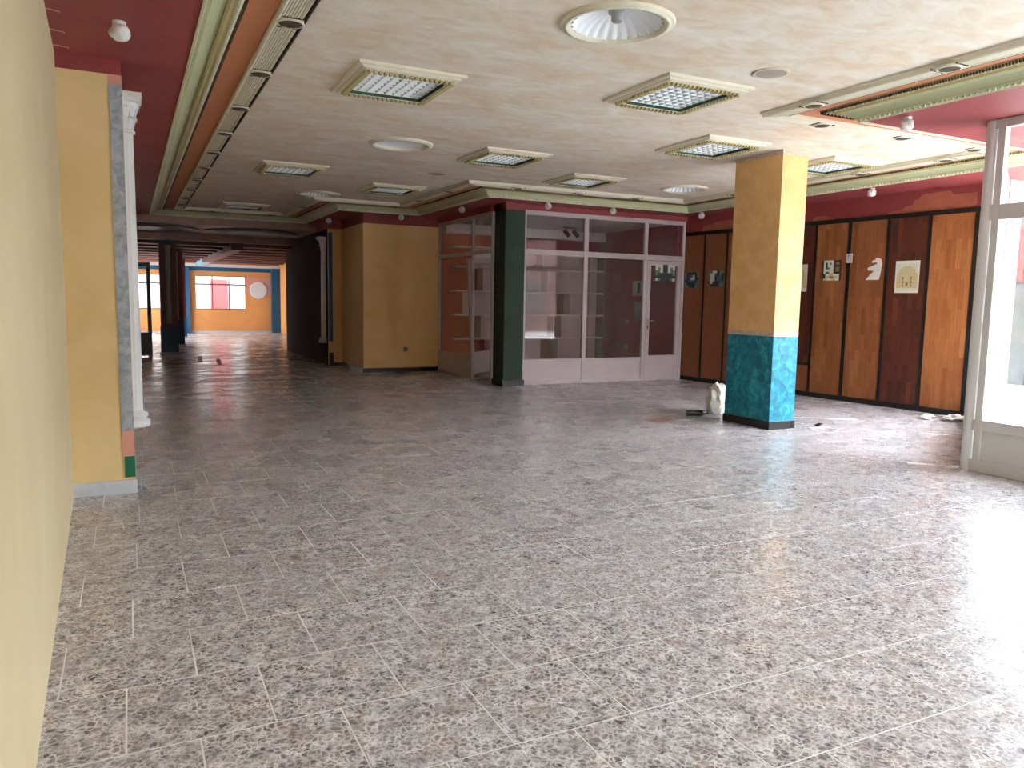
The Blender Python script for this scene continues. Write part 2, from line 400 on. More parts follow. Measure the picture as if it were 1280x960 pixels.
# medallions on the fluted strip
md = MB().lathe([(.093, .006), (.090, -.012), (.08, -.016), (.074, -.008)], seg=20)
md_me = mesh('medallion', md.v, md.f, 'moulding_cream', True)
rs = MB()
rs.lathe([(.078, -.012), (.06, -.019), (.03, -.015), (.0, -.022)], seg=20, rf=lambda a, z: 1+.08*math.cos(8*a))
rs_me = mesh('rosette', rs.v, rs.f, 'moulding_dark', True)
for (x, y, vert) in [(1.02, 5.47-1.32*3+1.32*k, 1) for k in range(13)]+[(1.7+1.2*k, 18.13, 0) for k in range(2)]+[(5.62, .1+1.3*k, 1) for k in range(5)]+\
        [(6.3, 5.82, 0), (7.5, 5.82, 0), (8.72, 5.82, 0)]+[(9.05, 6.4+1.24*k, 1) for k in range(4)]+[(5.7+1.15*k, 11.43, 0) for k in range(3)]+[(4.88, 12.4, 1), (4.88, 13.9, 1), (3.22, 16.2, 1)]:
    o = link('medallion', md_me, trim, (x, y, H1-.044)); link('rosette', rs_me, o)
    for s_ in (-1, 1):
        mb = MB().box(-.07, .07, -.004, .004, -.008, .004); bo = mb.build('cross_bar', 'moulding_dark', o, loc=(0 if vert else s_*.102, s_*.102 if vert else 0, 0), rotz=0 if vert else math.pi/2)

# ------------------------------------------------------------------ walls
def wallprism(name, pts, z0, z1, mat): return S(MB().prism(pts, z0, z1).build(name, mat))
wl = wallprism('wall_left', [(-.16, -3.2), (-.425, 6.63), (-.9, 6.63), (-.9, -3.2)], -.1, H0, 'cream_wall')
st = S(MB().box(-.9, 0, 6.63, 7.6, -.05, H0).build('wall_pilaster_left', 'pilaster_yellow')) if False else None
stub = S(box('wall_left_return', -.9, 0, 6.63, 7.6, -.05, 3.155, 'pilaster_yellow'))
box('red_band', -.9, .0, 6.628, 7.6, 3.155, H0, 'red_paint', stub)
box('grey_stripe', -.085, .002, 6.622, 6.64, .49, 3.085, 'grey_stripe', stub)
box('pink_patch', -.085, .002, 6.624, 6.64, 3.085, 3.153, 'pink_plaster', stub)
box('pink_patch', -.085, .002, 6.624, 6.64, .30, .49, 'pink_plaster', stub)
box('green_patch', -.07, .002, 6.622, 6.64, .125, .29, 'green_paint', stub)
box('skirting', -.43, .012, 6.61, 7.6, -.003, .105, 'skirting_marble', stub)
lf = MB()
lf.box(-.6, -.45, 7.6, 28, -.05, H0).box(-.6, -.45, 33, 34.2, -.05, H0).box(-.6, -.45, 28, 33, -.05, .95).box(-.6, -.45, 28, 33, 2.35, H0)
S(lf.build('wall_left_far', 'yellow_wall'))
w3 = MB().box(-.56, -.50, 28, 33, .95, 1.0).box(-.56, -.50, 28, 33, 2.3, 2.35)
for q in range(6): w3.box(-.56, -.50, 28+.99*q, 28.05+.99*q, .95, 2.35)
S(w3.build('window_3', 'window_frame_dark'))  # unseen window, added to light the far wall from the side
# far wall with openings
far = MB()
WX = [(-.30, 1.16), (2.42, 4.36)]; WZ0, WZ1 = .965, 2.33
far.box(-.9, WX[0][0], 34, 34.25, -.05, 3.0); far.box(WX[0][1], WX[1][0], 34, 34.25, -.05, 3.0); far.box(WX[1][1], 6.3, 34, 34.25, -.05, 3.0)
for a, b_ in WX: far.box(a, b_, 34, 34.25, -.05, WZ0); far.box(a, b_, 34, 34.25, WZ1, 3.0)
wb = S(far.build('wall_back', 'orange_wall'))
box('blue_frieze', -.45, 5.72, 33.97, 34.0, 2.52, 2.68, 'blue_paint', wb)
box('cornice', -.45, 5.72, 33.85, 34.0, 2.68, 2.80, 'white_plaster', wb)
box('pale_square', 4.38, 5.35, 33.985, 34.0, 1.62, 2.30, 'pink_plaster', wb)
box('skirting', -.45, 5.72, 33.97, 34.0, 0, .08, 'skirting_marble', wb)
for i, (a, b_) in enumerate(WX):
    f = MB(); t = .035; z1 = WZ1; zt = 1.98
    f.box(a, b_, 33.98, 34.04, WZ0, WZ0+t); f.box(a, b_, 33.98, 34.04, z1-t, z1); f.box(a, b_, 33.98, 34.04, zt-.03, zt+.03)
    for q in range(4):
        xx = a+(b_-a)*q/3; f.box(max(a, xx-.022), min(b_, xx+.022), 33.985, 34.035, WZ0, z1)
    wd = S(f.build('window_%d' % (i+1), 'window_frame_dark'))
    for q in range(3):
        x0, x1 = a+(b_-a)*q/3+.022, a+(b_-a)*(q+1)/3-.022
        box('pane', x0, x1, 34.008, 34.012, WZ0+t, zt-.03, 'glass', wd); box('pane', x0, x1, 34.008, 34.012, zt+.03, z1-t, 'glass', wd)
S(box('wall_right_far', 5.72, 6.3, 22.8, 34, -.05, H0, 'orange_wall'))
S(MB().box(5.38, 5.72, 33.7, 34, -.0, 2.68).build('wall_corner_pier', 'blue_paint'))
S(MB().box(1.98, 2.2, 33.8, 34, -.0, 2.68).build('wall_mid_pier', 'blue_paint'))
S(MB().box(5.58, 5.74, 30.7, 31.1, -.0, 2.95).build('wall_side_pier', 'dark_blue'))
# far room ceiling
fc = S(box('ceiling_far', -.9, 6.3, 21.4, 34.2, 2.95, 3.15, 'light_panel'))
for k in range(8):
    y = 21.9+1.55*k; box('cross_beam', -.45, 5.72, y, y+.5, 2.83, 2.95, 'beam', fc)
box('main_beam', 2.42, 2.72, 21.45, 30.5, 2.72, 2.9501, 'beam', fc)
box('main_beam', 2.42, 2.72, 30.5, 33.8, 2.72, 2.9501, 'beam_blue', fc)['label'] = 'pale blue end of the beam'
box('front_beam', -.45, 6.0, 21.34, 21.58, 2.90, 3.10, 'frieze_paint', fc)
# oval reliefs on the dark soffit
S(box('ceiling_middle', -.45, 4.05, 18.80, 21.34, 3.10, H0-.0005, 'frieze_paint'))
def oval(cx_, cy_, a, b_):
    pr_ = [(1.0, 0), (1.0, -.03), (.93, -.05), (.86, -.03), (.80, -.03), (.74, -.055), (.66, -.03), (0, -.03)]
    m_ = MB(); k = 40
    for r, z in pr_:
        for i in range(k): t = 2*math.pi*i/k; m_.v.append((cx_+a*r*math.cos(t)*(1+.06*math.cos(4*t)), cy_+b_*r*math.sin(t), 3.10+z))
    for j in range(len(pr_)-1):
        for i in range(k): m_.f.append((j*k+i, j*k+(i+1) % k, (j+1)*k+(i+1) % k, (j+1)*k+i)); m_.m.append(0)
    return m_
for cxx, lab in ((2.75, 'dark oval plaster relief on the far soffit, the right and fully visible one'), (.45, 'left dark oval plaster relief on the far soffit, half hidden')):
    tag(oval(cxx, 20.07, 1.05, 1.05).build('ceiling_medallion', 'oval_relief'), lab, 'moulding', 'oval reliefs on the far soffit')

# middle block (yellow front, dark flank)
YB = 15.7
mid = S(MB().prism([(4.05, 17.55), (4.32, 17.5), (4.32, YB), (5.98, YB), (5.98, 22.8), (4.05, 22.8)], -.05, 3.06).build('wall_center', 'yellow_wall'))
MB().prism([(4.05, 17.55), (4.32, 17.5), (4.32, YB), (5.98, YB), (5.98, 22.8), (4.05, 22.8)], 3.06, H0).build('red_band', 'red_paint', mid)
box('dark_flank', 4.03, 4.05, 17.7, 22.8, 0, 3.06, 'dark_wall', mid)
box('blue_stripe', 4.035, 4.12, 17.52, 17.56, .55, 2.98, 'blue_paint', mid)
box('black_plinth', 4.03, 4.13, 17.51, 17.57, 0, .30, 'black_tile', mid)
box('skirting', 4.31, 5.98, YB-.015, YB, 0, .09, 'black_tile', mid)
box('skirting', 4.305, 4.32, YB-.015, 17.5, 0, .09, 'black_tile', mid)
MB().prism([(4.04, 17.535), (4.32, 17.485), (4.32, 17.52), (4.04, 17.57)], 0, .07).build('skirting', 'black_tile', mid)

# office shell
S(box('wall_office_back', 5.98, 10.6, 15.65, 15.85, -.05, H1-.2, 'office_red'))
S(box('wall_office_cornice', 6.02, 10.1, 15.4, 15.65, 2.93, 3.13, 'white_plaster'))
S(box('ceiling_office', 6.0, 10.6, 12.66, 15.7, 3.13, H0-.002, 'office_ceiling'))
S(box('wall_office_right', 9.98, 10.6, 12.75, 15.7, -.05, 3.13, 'office_red'))
S(box('wall_office_left_patch', 6.02, 6.9, 15.63, 15.65, 0, 2.93, 'office_orange'))
# right wall : plaster above, panelling below
A = Vector((10.10, 12.66)); B_ = Vector((10.65, 6.55)); dv_ = (B_-A).normalized(); ang = math.atan2(dv_.y, dv_.x)
WRX = lambda t: A+dv_*t
LR = (B_-A).length
wr_ = S(MB().box(0, LR, 0, .25, -.05, H0).build('wall_right', 'red_paint', None, loc=(A.x, A.y, 0), rotz=ang))
def R(t0, t1, z0, z1, mat, name, d0=0, d1=.02): return MB().box(t0, t1, -d1, -d0, z0, z1).build(name, mat, wr_)
R(0, LR, 2.88, 2.95, 'black', 'black_rail', 0, .035)
R(0, LR, 0, .085, 'black_tile', 'skirting', 0, .035)
panels = [(.03, .56, 'wood_plain'), (.60, 1.14, 'wood_plain'), (1.18, 1.80, 'wood_brown'), (1.84, 2.46, 'wood_brown'), (2.50, 3.11, 'wood_dark'), (3.15, 3.73, 'wood_brown'), (3.79, 4.40, 'wood_brown'), (4.45, 5.05, 'wood_dark'), (5.10, 5.71, 'wood_orange')]
for i, (a, b_, mt_) in enumerate(panels):
    z0 = .085
    if i == 4:
        R(a, b_, .085, .53, 'wood_plain', 'wood_panel'); R(a, b_, .53, .58, 'black', 'black_batten', 0, .03); z0 = .58
    R(a, b_, z0, 2.88, mt_, 'wood_panel')
edges = [0, .58, 1.16, 1.82, 2.48, 3.13, 3.76, 4.425, 5.075, 5.75]
for i, e in enumerate(edges):
    hw = [.02, .02, .02, .02, .02, .02, .03, .025, .025, .045][i]
    R(e-hw+(.02 if i == 0 else 0), e+hw, .085, 2.88, 'black', 'black_batten', 0, .03)
MB().box(LR, LR+.02, -.04, .27, -.05, H0).build('end_face', 'white_frame', wr_)
R(5.79, LR, .085, 2.88, 'dark_wall', 'end_strip', 0, .02)
def blob(pts, mat, name, dep):
    v = [(p[0], -.0, p[1]) for p in pts]+[(p[0], -dep, p[1]) for p in pts]; k = len(pts)
    f = [tuple(range(k)), tuple(reversed(range(k, 2*k)))]+[(i, (i+1) % k, k+(i+1) % k, k+i) for i in range(k)]
    return link(name, mesh(name, v, f, mat), wr_)
blob([(4.35, 2.95), (4.42, 2.99), (4.6, 3.0), (4.66, 3.05), (4.76, 3.06), (4.80, 3.13), (4.86, 3.14), (4.90, 3.20), (5.2, 3.215), (5.32, 3.215), (5.35, 3.17), (5.42, 3.15), (5.5, 3.16), (5.6, 3.15), (5.69, 3.16), (5.70, 2.99), (5.6, 2.95)], 'orange_peel', 'peeled_patch', .004)
blob([(3.0, 2.95), (3.05, 3.02), (3.25, 3.03), (3.3, 3.0), (3.42, 2.99), (3.42, 2.95)], 'orange_peel', 'peeled_patch', .004)
blob([(.45, 2.95), (.5, 3.05), (.75, 3.08), (.9, 3.12), (1.3, 3.12), (1.4, 2.95)], 'orange_peel', 'peeled_patch', .004)

# ------------------------------------------------------------------ glazed office partition
def frame_wall(o, L, posts, rails, mat, pw=.055, dep=.05):
    for (a, wdt) in posts: bevel(MB().box(a-wdt/2, a+wdt/2, -dep/2, dep/2, 0, rails[-1][1]).build('post', mat, o))
    for (z0, z1) in rails[1:]: bevel(MB().box(0, L, -dep/2+.004, dep/2-.004, z0, z1).build('rail', mat, o))
gp = thing('glass_partition', 'white-framed glazed office front with a door, right of the green pillar', 'partition', (6.42, 12.64, 0))
LP = 10.07-6.42
for a, wdt in ((.03, .06), (1.33, .09), (2.70, .075), (LP-.03, .06)): bevel(MB().box(a-wdt/2, a+wdt/2, -.03, .03, 0, 3.17).build('post', 'white_metal', gp))
for z0, z1 in ((0, .05), (.43, .47), (2.38, 2.48), (3.09, 3.17)): bevel(MB().box(.03, LP-.03, -.026, .026, z0, z1).build('rail', 'white_metal', gp))
for a, b_ in ((.06, 1.285), (1.375, 2.66)):
    MB().box(a, b_, -.012, .012, .05, .43).build('lower_panel', 'white_metal', gp)
    MB().box(a, b_, -.003, .003, .47, 2.38).build('pane', 'glass_tinted', gp)
for a, b_ in ((.06, 1.285), (1.375, 2.66), (2.74, LP-.06)): MB().box(a, b_, -.003, .003, 2.48, 3.09).build('pane', 'glass_tinted', gp)
dr = MB(); a, b_ = 2.745, LP-.075
dr.box(a, a+.09, -.028, .028, .01, 2.37).box(b_-.09, b_, -.028, .028, .01, 2.37).box(a+.09, b_-.09, -.028, .028, 2.28, 2.37).box(a+.09, b_-.09, -.028, .028, .42, .50).box(a+.09, b_-.09, -.012, .012, .05, .42).box(a+.09, b_-.09, -.028, .028, .01, .05)
d_ = dr.build('door', 'white_metal', gp)
MB().box(a+.09, b_-.09, -.003, .003, .50, 2.28).build('pane', 'glass_tinted', d_)
hh = MB().box(a+.03, a+.06, -.04, -.028, 1.02, 1.24).tube((a+.045, -.03, 1.19), (a+.045, -.08, 1.19), .009).tube((a+.045, -.08, 1.19), (a+.16, -.08, 1.19), .009)
hh.build('handle', 'metal', d_); MB().box(a+.035, a+.055, -.046, -.04, 1.04, 1.08).build('lock', 'black', d_)
# side partition with half-open door
sp_ = thing('side_partition', 'white-framed glazed side wall with an open door left of the green pillar', 'partition', (5.98, 12.95, 0), math.pi/2)
for a, wdt in ((.02, .05), (.93, .06), (2.72, .05)): bevel(MB().box(a-wdt/2, a+wdt/2, -.025, .025, 0, 3.14).build('post', 'white_metal', sp_))
for z0, z1, a0, a1 in ((2.40, 2.47, 0, 2.74), (3.07, 3.14, 0, 2.74), (.40, .45, .93, 2.74), (0, .04, .93, 2.74)): bevel(MB().box(a0, a1, -.022, .022, z0, z1).build('rail', 'white_metal', sp_))
MB().box(.96, 1.83, -.01, .01, .04, .40).build('lower_panel', 'white_metal', sp_); MB().box(1.85, 2.70, -.01, .01, .04, .40).build('lower_panel', 'white_metal', sp_)
MB().box(.96, 2.70, -.003, .003, .45, 2.40).build('pane', 'glass_tinted', sp_)
for a, b_ in ((.045, .90), (.96, 2.70)): MB().box(a, b_, -.003, .003, 2.47, 3.07).build('pane', 'glass_tinted', sp_)
ld = MB(); L_ = .86
ld.box(0, .08, -.022, .022, .02, 2.36).box(L_-.08, L_, -.022, .022, .02, 2.36).box(.08, L_-.08, -.022, .022, 2.27, 2.36).box(.08, L_-.08, -.022, .022, .40, .48).box(.08, L_-.08, -.01, .01, .04, .40)
leaf = ld.build('door', 'white_metal', sp_, loc=(1.463, -0.235, 0), rotz=math.radians(-72)); leaf.rotation_euler.y = math.radians(-4)
MB().box(.08, L_-.08, -.003, .003, .48, 2.27).build('pane', 'glass_tinted', leaf)
MB().tube((L_-.04, -.07, 1.12), (L_-.04, .07, 1.12), .01).tube((L_-.04, .07, 1.12), (L_-.16, .07, 1.12), .01).build('handle', 'metal', leaf)
# red bulkheads above the glazing
S(box('wall_office_header', 6.39, 10.1, 12.6, 12.68, 3.172, H0-.001, 'red_paint'))
S(box('wall_office_header_side', 5.94, 6.02, 13.0, 15.7, 3.142, H0-.001, 'red_paint'))
# green pillar
gpil = thing('green_pillar', 'dark green square pillar with a red top band at the office corner', 'pillar', (6.19, 12.75, 0))
MB().box(-.19, .20, -.25, .25, 0, 3.14).build('shaft', 'green_pillar', gpil)
MB().box(-.19, .20, -.25, .25, 3.14, H0).build('red_band', 'red_paint', gpil)
MB().box(-.215, .225, -.275, .25, 0, .11).build('skirting', 'black_tile', gpil)
hm = MB()
for k in range(9): hm.box(-.194, -.188, -.01, .0, 1.0+.12*k, 1.02+.12*k)
stuff(hm.build('nail_holes', 'socket_grey', gpil))
# shelf unit
su = thing('shelf_unit', 'tall white open shelf unit along the back of the glazed office', 'shelving', (6.19, 15.64, 0))
for z in (.2, .71, 1.22, 1.73, 2.24, 2.66): bevel(MB().box(0, 3.76, -.33, -.012, z-.02, z+.02).build('shelf', 'shelf_white', su), .003)
MB().box(3.72, 3.76, -.331, 0, 0, 2.66).build('side_panel', 'tan_side', su)
MB().box(0, 3.72, -.30, -.01, 0, .18).build('plinth', 'shelf_white', su)
def bk(a, b_, z0, z1, m_='shelf_back'): MB().box(a, b_, -.012, 0, z0, z1).build('back_panel', m_, su)
bk(.5, 3.72, 2.26, 2.64); bk(.68, 3.72, 1.75, 2.22); bk(.30, 2.66, 1.24, 1.71); bk(2.85, 3.72, 1.24, 1.71); bk(.66, 2.42, .73, 1.20); bk(2.58, 3.72, .73, 1.20); bk(.85, 2.25, .22, .69); bk(2.52, 3.72, .22, .69)
bk(2.66, 2.85, 1.24, 1.71, 'tan_side'); bk(2.42, 2.58, .73, 1.2, 'tan_side'); bk(2.25, 2.52, .22, .69, 'tan_side')
for xx, z0, z1 in ((.66, 1.75, 2.22), (.62, .73, 1.2), (.85, .22, .69), (2.1, 2.26, 2.64), (2.25, 1.75, 2.22), (2.85, 1.24, 1.71), (2.62, .73, 1.2), (2.54, .22, .69), (3.35, .22, 2.64), (1.5, .22, 2.22)):
    MB().box(xx-.015, xx+.015, -.325, -.012, z0, z1).build('divider', 'shelf_white', su)
# office bits
sl = thing('spotlight', 'black twin spotlight bar on the office ceiling', 'lamp', (8.55, 14.6, 3.13))
MB().box(-.16, .16, -.03, .03, -.03, 0).build('bar', 'black', sl)
for s_ in (-.1, .12):
    MB().tube((s_, 0, -.03), (s_, 0, -.10), .015).build('stem', 'black', sl)
    MB().tube((s_-.05, 0, -.07), (s_+.06, -.04, -.20), .045, 12).build('head', 'black', sl)
def walltag(o, label, cat, group=None): return tag(o, label, cat, group)
ic = thing('intercom', 'white wall intercom with dark handset on the red office wall', 'intercom', (9.97, 14.0, 1.85))
MB().box(-.05, 0, -.17, .17, -.16, .16).build('body', 'white_metal', ic); MB().box(-.08, -.05, -.12, -.05, -.10, .12).build('handset', 'black', ic)
tag(bevel(box('fuse_box', 9.93, 9.978, 13.65, 14.1, 1.15, 1.55, 'grey_frame')), 'grey fuse box below the intercom on the red office wall', 'box')
tag(MB().tube((9.978, 14.35, 1.12), (9.92, 14.35, 1.12), .045, 12).build('door_knob', 'socket_grey'), 'round pale knob on the red office wall beside the fuse box', 'knob')
for q, yy in ((0, 14.9), (1, 14.4)):
    so_ = MB().box(-.015, 0, -.05, .05, -.05, .05).tube((-.016, 0, 0), (-.02, 0, 0), .03, 12).build('wall_socket', 'socket_grey', None, loc=(9.978, yy, .55))
    tag(so_, ('left' if q == 0 else 'right')+' one of the pair of wall sockets low on the red office wall', 'socket', 'sockets on the red office wall')
so2 = bevel(box('wall_socket', 5.18, 5.27, YB-.012, YB, .44, .52, 'socket_grey'), .003); tag(so2, 'small wall socket low on the yellow wall left of the office', 'socket')

# ------------------------------------------------------------------ large pillar
pl = thing('pillar', 'square yellow pillar with a turquoise sponged base in the right of the hall', 'pillar', (7.285, 7.505, 0))
px_, py_ = .205, .405
MB().box(-px_, px_, -py_, py_, .10, 1.16).build('lower_section', 'blue_sponge', pl)
MB().box(-px_-.002, px_+.002, -py_-.002, py_+.002, 1.16, 1.215).build('border', 'border_strip', pl)
MB().box(-px_, px_, -py_, py_, 1.215, 3.345).build('upper_section', 'pillar_yellow', pl)
MB().box(-px_-.002, px_+.002, -py_-.002, py_+.002, 3.345, H1+.001).build('border', 'border_strip', pl)
e = .014
for (x0, x1, y0, y1) in ((-px_-e, -px_, -py_-e, .07), (-px_-e, -px_, .076, py_+e), (-px_, .155, -py_-e, -py_), (.161, px_+e, -py_-e, -py_), (px_, px_+e, -py_, py_+e), (-px_, px_, py_, py_+e)):
    bevel(MB().box(x0, x1, y0, y1, 0, .10).build('skirting_tile', 'black_tile', pl), .002)
MB().box(-px_, px_, -py_, py_, 0, .10).build('core', 'pillar_yellow', pl)

# ------------------------------------------------------------------ half columns
def half_column(loc, rot, label, h, z0, r=.085):
    t = thing('half_column', label, 'column', loc, rot, 'white plaster half columns')
    a0, a1 = -math.pi/2, math.pi/2
    flute = lambda a, z: 1-.05*abs(math.cos(7*a))
    sh = MB().lathe([(r*.93, z0+.13), (r*.93, z0+.2), (r*.86, h-.32), (r*.86, h-.27)], seg=36, a0=a0, a1=a1, rf=flute).build('shaft', 'white_plaster', t, True)
    bs = MB().lathe([(0, z0), (r*1.45, z0), (r*1.5, z0+.012), (r*1.5, z0+.05), (r*1.42, z0+.06), (r*1.1, z0+.065), (r*1.3, z0+.08), (r*1.36, z0+.095), (r*1.3, z0+.11), (r*.98, z0+.118), (r*1.0, z0+.13), (r*.93, z0+.135)], seg=24, a0=a0, a1=a1).build('base', 'white_plaster', t, True)
    cp = MB().lathe([(r*.88, h-.30), (r*1.02, h-.295), (r*1.02, h-.28), (r*.9, h-.275), (r*.92, h-.2), (r*1.05, h-.15), (r*1.3, h-.11), (r*1.4, h-.07)], seg=24, a0=a0, a1=a1)
    for lev, (zb, zt, rr_, n) in enumerate(((h-.27, h-.17, 1.0, 7), (h-.21, h-.09, 1.12, 6))):
        for i in range(n):
            a = a0+(i+.5)*(a1-a0)/n; c, s = math.cos(a), math.sin(a); k = len(cp.v); w_ = .018
            for (rad, z, wd) in ((r*rr_*.92, zb, .7), (r*rr_*1.02, (zb+zt)/2, 1.0), (r*rr_*1.22, zt-.008, .9), (r*rr_*1.32, zt-.028, .4)):
                for sg in (-1, 1): cp.v.append((rad*c-sg*w_*wd*s, rad*s+sg*w_*wd*c, z))
            for j in range(3): cp.f.append((k+2*j, k+2*j+1, k+2*j+3, k+2*j+2)); cp.m.append(0)
    cp.box(0, r*1.62, -r*1.6, r*1.6, h-.045, h)
    cp.box(0, r*1.5, -r*1.48, r*1.48, h-.07, h-.045)
    cp.build('capital', 'white_plaster', t, False)
    return t
half_column((0, 6.98, 0), 0, 'white half column with carved capital on the yellow pilaster at left', 3.10, .47)
half_column((4.03, 17.9, 0), math.pi, 'white half column beside the blue stripe on the dark middle wall', 2.90, .50, .10)

# ------------------------------------------------------------------ ceiling lights
def square_light():
    t = thing('square_downlight', 'x', 'ceiling light', (0, 0, 0), 0, 'square recessed ceiling lights')
    ox, oy, ix, iy = .455, .50, .335, .365; z = -.0
    prof = [(0, 0), (0, -.02), (.012, -.028), (.035, -.026), (.04, -.036), (.085, -.046), (.10, -.044), (.116, -.05), (.118, -.046), (.118, -.036)]
    v = []; k = len(prof)
    for sx, sy in ((-1, -1), (1, -1), (1, 1), (-1, 1)):
        for d, zz in prof: v.append((sx*(ox-d), sy*(oy-d*(oy-iy)/(ox-ix)), zz))
    f = []
    for i in range(4):
        n = (i+1) % 4
        for j in range(k-1): f.append((i*k+j, n*k+j, n*k+j+1, i*k+j+1))
    link('frame', mesh('frame', v, f, 'moulding_cream'), t)
    dd = MB()
    for i in range(17):
        xx = -ix-.01+(2*ix+.02)*i/16
        for s_ in (-1, 1): dd.box(xx-.011, xx+.011, s_*(iy+.004), s_*(iy+.05), -.066, -.035)
    for i in range(18):
        yy = -iy-.01+(2*iy+.02)*i/17
        for s_ in (-1, 1): dd.box(s_*(ix+.004), s_*(ix+.05), yy-.011, yy+.011, -.066, -.035)
    stuff(dd.build('dentil_row', 'moulding_gold', t))
    g_ = MB(); w_ = .02
    g_.box(-ix-w_, ix+w_, -iy-w_, -iy, -.045, .11).box(-ix-w_, ix+w_, iy, iy+w_, -.045, .11).box(-ix-w_, -ix, -iy, iy, -.045, .11).box(ix, ix+w_, -iy, iy, -.045, .11).box(-ix, ix, -iy, iy, .085, .11)
    g_.build('reveal', 'green_reveal', t)
    lv = MB(); n = 8; lx, ly = ix-.012, iy-.012
    for i in range(n+1):
        for ax in (0, 1):
            L1, L2 = (lx, ly) if ax == 0 else (ly, lx); c = -L1+2*L1*i/n; k0 = len(lv.v)
            tri = [(c-.002, -.022), (c+.002, -.022), (c+.018, .03), (c-.018, .03)]
            for e_ in (-L2, L2):
                for (q, zz) in tri: lv.v.append((q, e_, zz) if ax == 0 else (e_, q, zz))
            for (p0, p1) in ((0, 1), (1, 2), (2, 3), (3, 0)): lv.f.append((k0+p0, k0+p1, k0+4+p1, k0+4+p0)); lv.m.append(0)
    lv.box(-lx, lx, -ly, ly, .028, .034)
    lo = lv.build('louver', 'louver_white', t)
    return t
sqs = [((2.13, 6.66), 'square recessed louvred light nearest above the left of the hall'),
       ((4.42, 5.75), 'square recessed louvred light left of the near ceiling speaker'),
       ((4.42, 9.3), 'square recessed louvred light in the middle of the ceiling, before the office'),
       ((6.24, 7.4), 'square recessed louvred light just left of the yellow pillar top'),
       ((2.16, 11.75), 'square recessed louvred light left of the far fluted dome light'),
       ((4.05, 12.95), 'square recessed louvred light near the stepped corner before the yellow wall'),
       ((6.3, 10.4), 'square recessed louvred light above the glazed office front'),
       ((8.35, 7.55), 'square recessed louvred light partly hidden right of the yellow pillar'),
       ((2.19, 17.1), 'farthest square recessed light, above the dark corridor end')]
p0 = square_light(); p0.location = (sqs[0][0][0], sqs[0][0][1], H1); p0['label'] = sqs[0][1]
for (xy, lab) in sqs[1:]: clone(p0, (xy[0], xy[1], H1), None, lab)
def dome_light(loc, label, smooth_dome=False, lamp=False):
    t = thing('dome_light', label, 'ceiling light', loc, 0, 'round dome ceiling lights'); R_ = .385
    MB().lathe([(R_, .0), (R_, -.012), (R_-.012, -.022), (R_-.03, -.018), (R_-.032, -.028), (R_-.055, -.03), (R_-.062, -.018), (R_-.075, -.018), (R_-.08, .0), (R_-.08, .02)], seg=48).build('rim', 'moulding_cream', t, True)
    nf = 26
    rf = (lambda a, z: 1) if smooth_dome else (lambda a, z: 1-.07*abs(math.sin(nf/2*a)))
    dp = .05 if smooth_dome else .11
    pr_ = [((R_-.072)*math.cos(q), -.012+dp*math.sin(q)) for q in [math.pi/2*i/10 for i in range(11)]]
    MB().lathe(pr_, seg=156 if not smooth_dome else 48, rf=rf).build('dome', 'dome_white', t, True)
    if lamp:
        s_ = MB().lathe([(.0, .095), (.06, .095), (.06, .06), (.04, .05), (.04, .015), (.03, .005), (0, .005)], seg=16).build('lamp_socket', 'socket_grey', t, True)
    return t
dome_light((2.98, 4.54, H1), 'large fluted white dome light with a lamp socket, at the top edge of the picture', lamp=True)
dome_light((3.0, 9.2, H1), 'round ceiling light with a smooth bluish white dome', smooth_dome=True)
dome_light((3.12, 14.3, H1), 'small distant fluted dome light above the corridor entrance')
dome_light((8.15, 10.3, H1), 'fluted dome light left of the yellow pillar, near the right corner of the office')
def speaker(loc, label):
    t = thing('ceiling_speaker', label, 'speaker', loc, 0, 'round flush ceiling speakers')
    MB().lathe([(.15, 0), (.148, -.008), (.13, -.012), (.115, -.006)], seg=32).build('rim', 'speaker_rim', t, True)
    MB().lathe([(.115, -.006), (.05, -.012), (0, -.013)], seg=32).build('grille', 'speaker_grille', t, True)
speaker((4.68, 4.88, H1), 'round beige flush ceiling speaker above and right of the nearest pair of square lights')
speaker((4.17, 11.05, H1), 'small round flush speaker in the shaded middle of the ceiling')
# bulbs on the soffit
def bulb():
    t = thing('ceiling_bulb', 'x', 'light bulb', (0, 0, 0), 0, 'white spiral bulbs under the red soffit')
    MB().lathe([(.04, 0), (.04, -.014), (.028, -.018), (.028, -.024)], seg=16).build('socket', 'white_lamp', t, True)
    m_ = MB(); k = 64; pf = [(.028, -.02), (.046, -.03), (.053, -.045), (.055, -.06), (.055, -.078), (.05, -.095), (.04, -.108), (.022, -.116), (0, -.118)]
    for r, z in pf:
        for i in range(k):
            a = 2*math.pi*i/k; q = r*(1+.17*math.sin(4*a+z*62)); m_.v.append((q*math.cos(a), q*math.sin(a), z))
    for j in range(len(pf)-1):
        for i in range(k): m_.f.append((j*k+i, j*k+(i+1) % k, (j+1)*k+(i+1) % k, (j+1)*k+i)); m_.m.append(0)
    m_.build('spiral_tube', 'white_lamp', t, True)
    return t
bl = [((.0, 5.72), 'white spiral bulb under the red soffit above the yellow pilaster at left'),
      ((6.40, 4.93), 'white spiral bulb beside the angled moulding, near the right glass front'),
      ((9.80, 8.05), 'white spiral bulb above the wooden panels right of the yellow pillar'),
      ((9.80, 11.83), 'white spiral bulb above the wooden panels left of the yellow pillar'),
      ((8.02, 12.16), 'white spiral bulb above the middle of the office front'),
      ((6.66, 12.16), 'white spiral bulb above the left end of the office front'),
      ((5.60, 13.55), 'white spiral bulb above the open side door of the office'),
      ((5.08, 15.56), 'white spiral bulb above the yellow wall'),
      ((3.97, 17.2), 'white spiral bulb above the narrow yellow return and blue stripe'),
      ((3.95, 21.1), 'faint distant bulb above the dark flank wall')]
b0 = bulb(); b0.location = (bl[0][0][0], bl[0][0][1], H0); b0['label'] = bl[0][1]
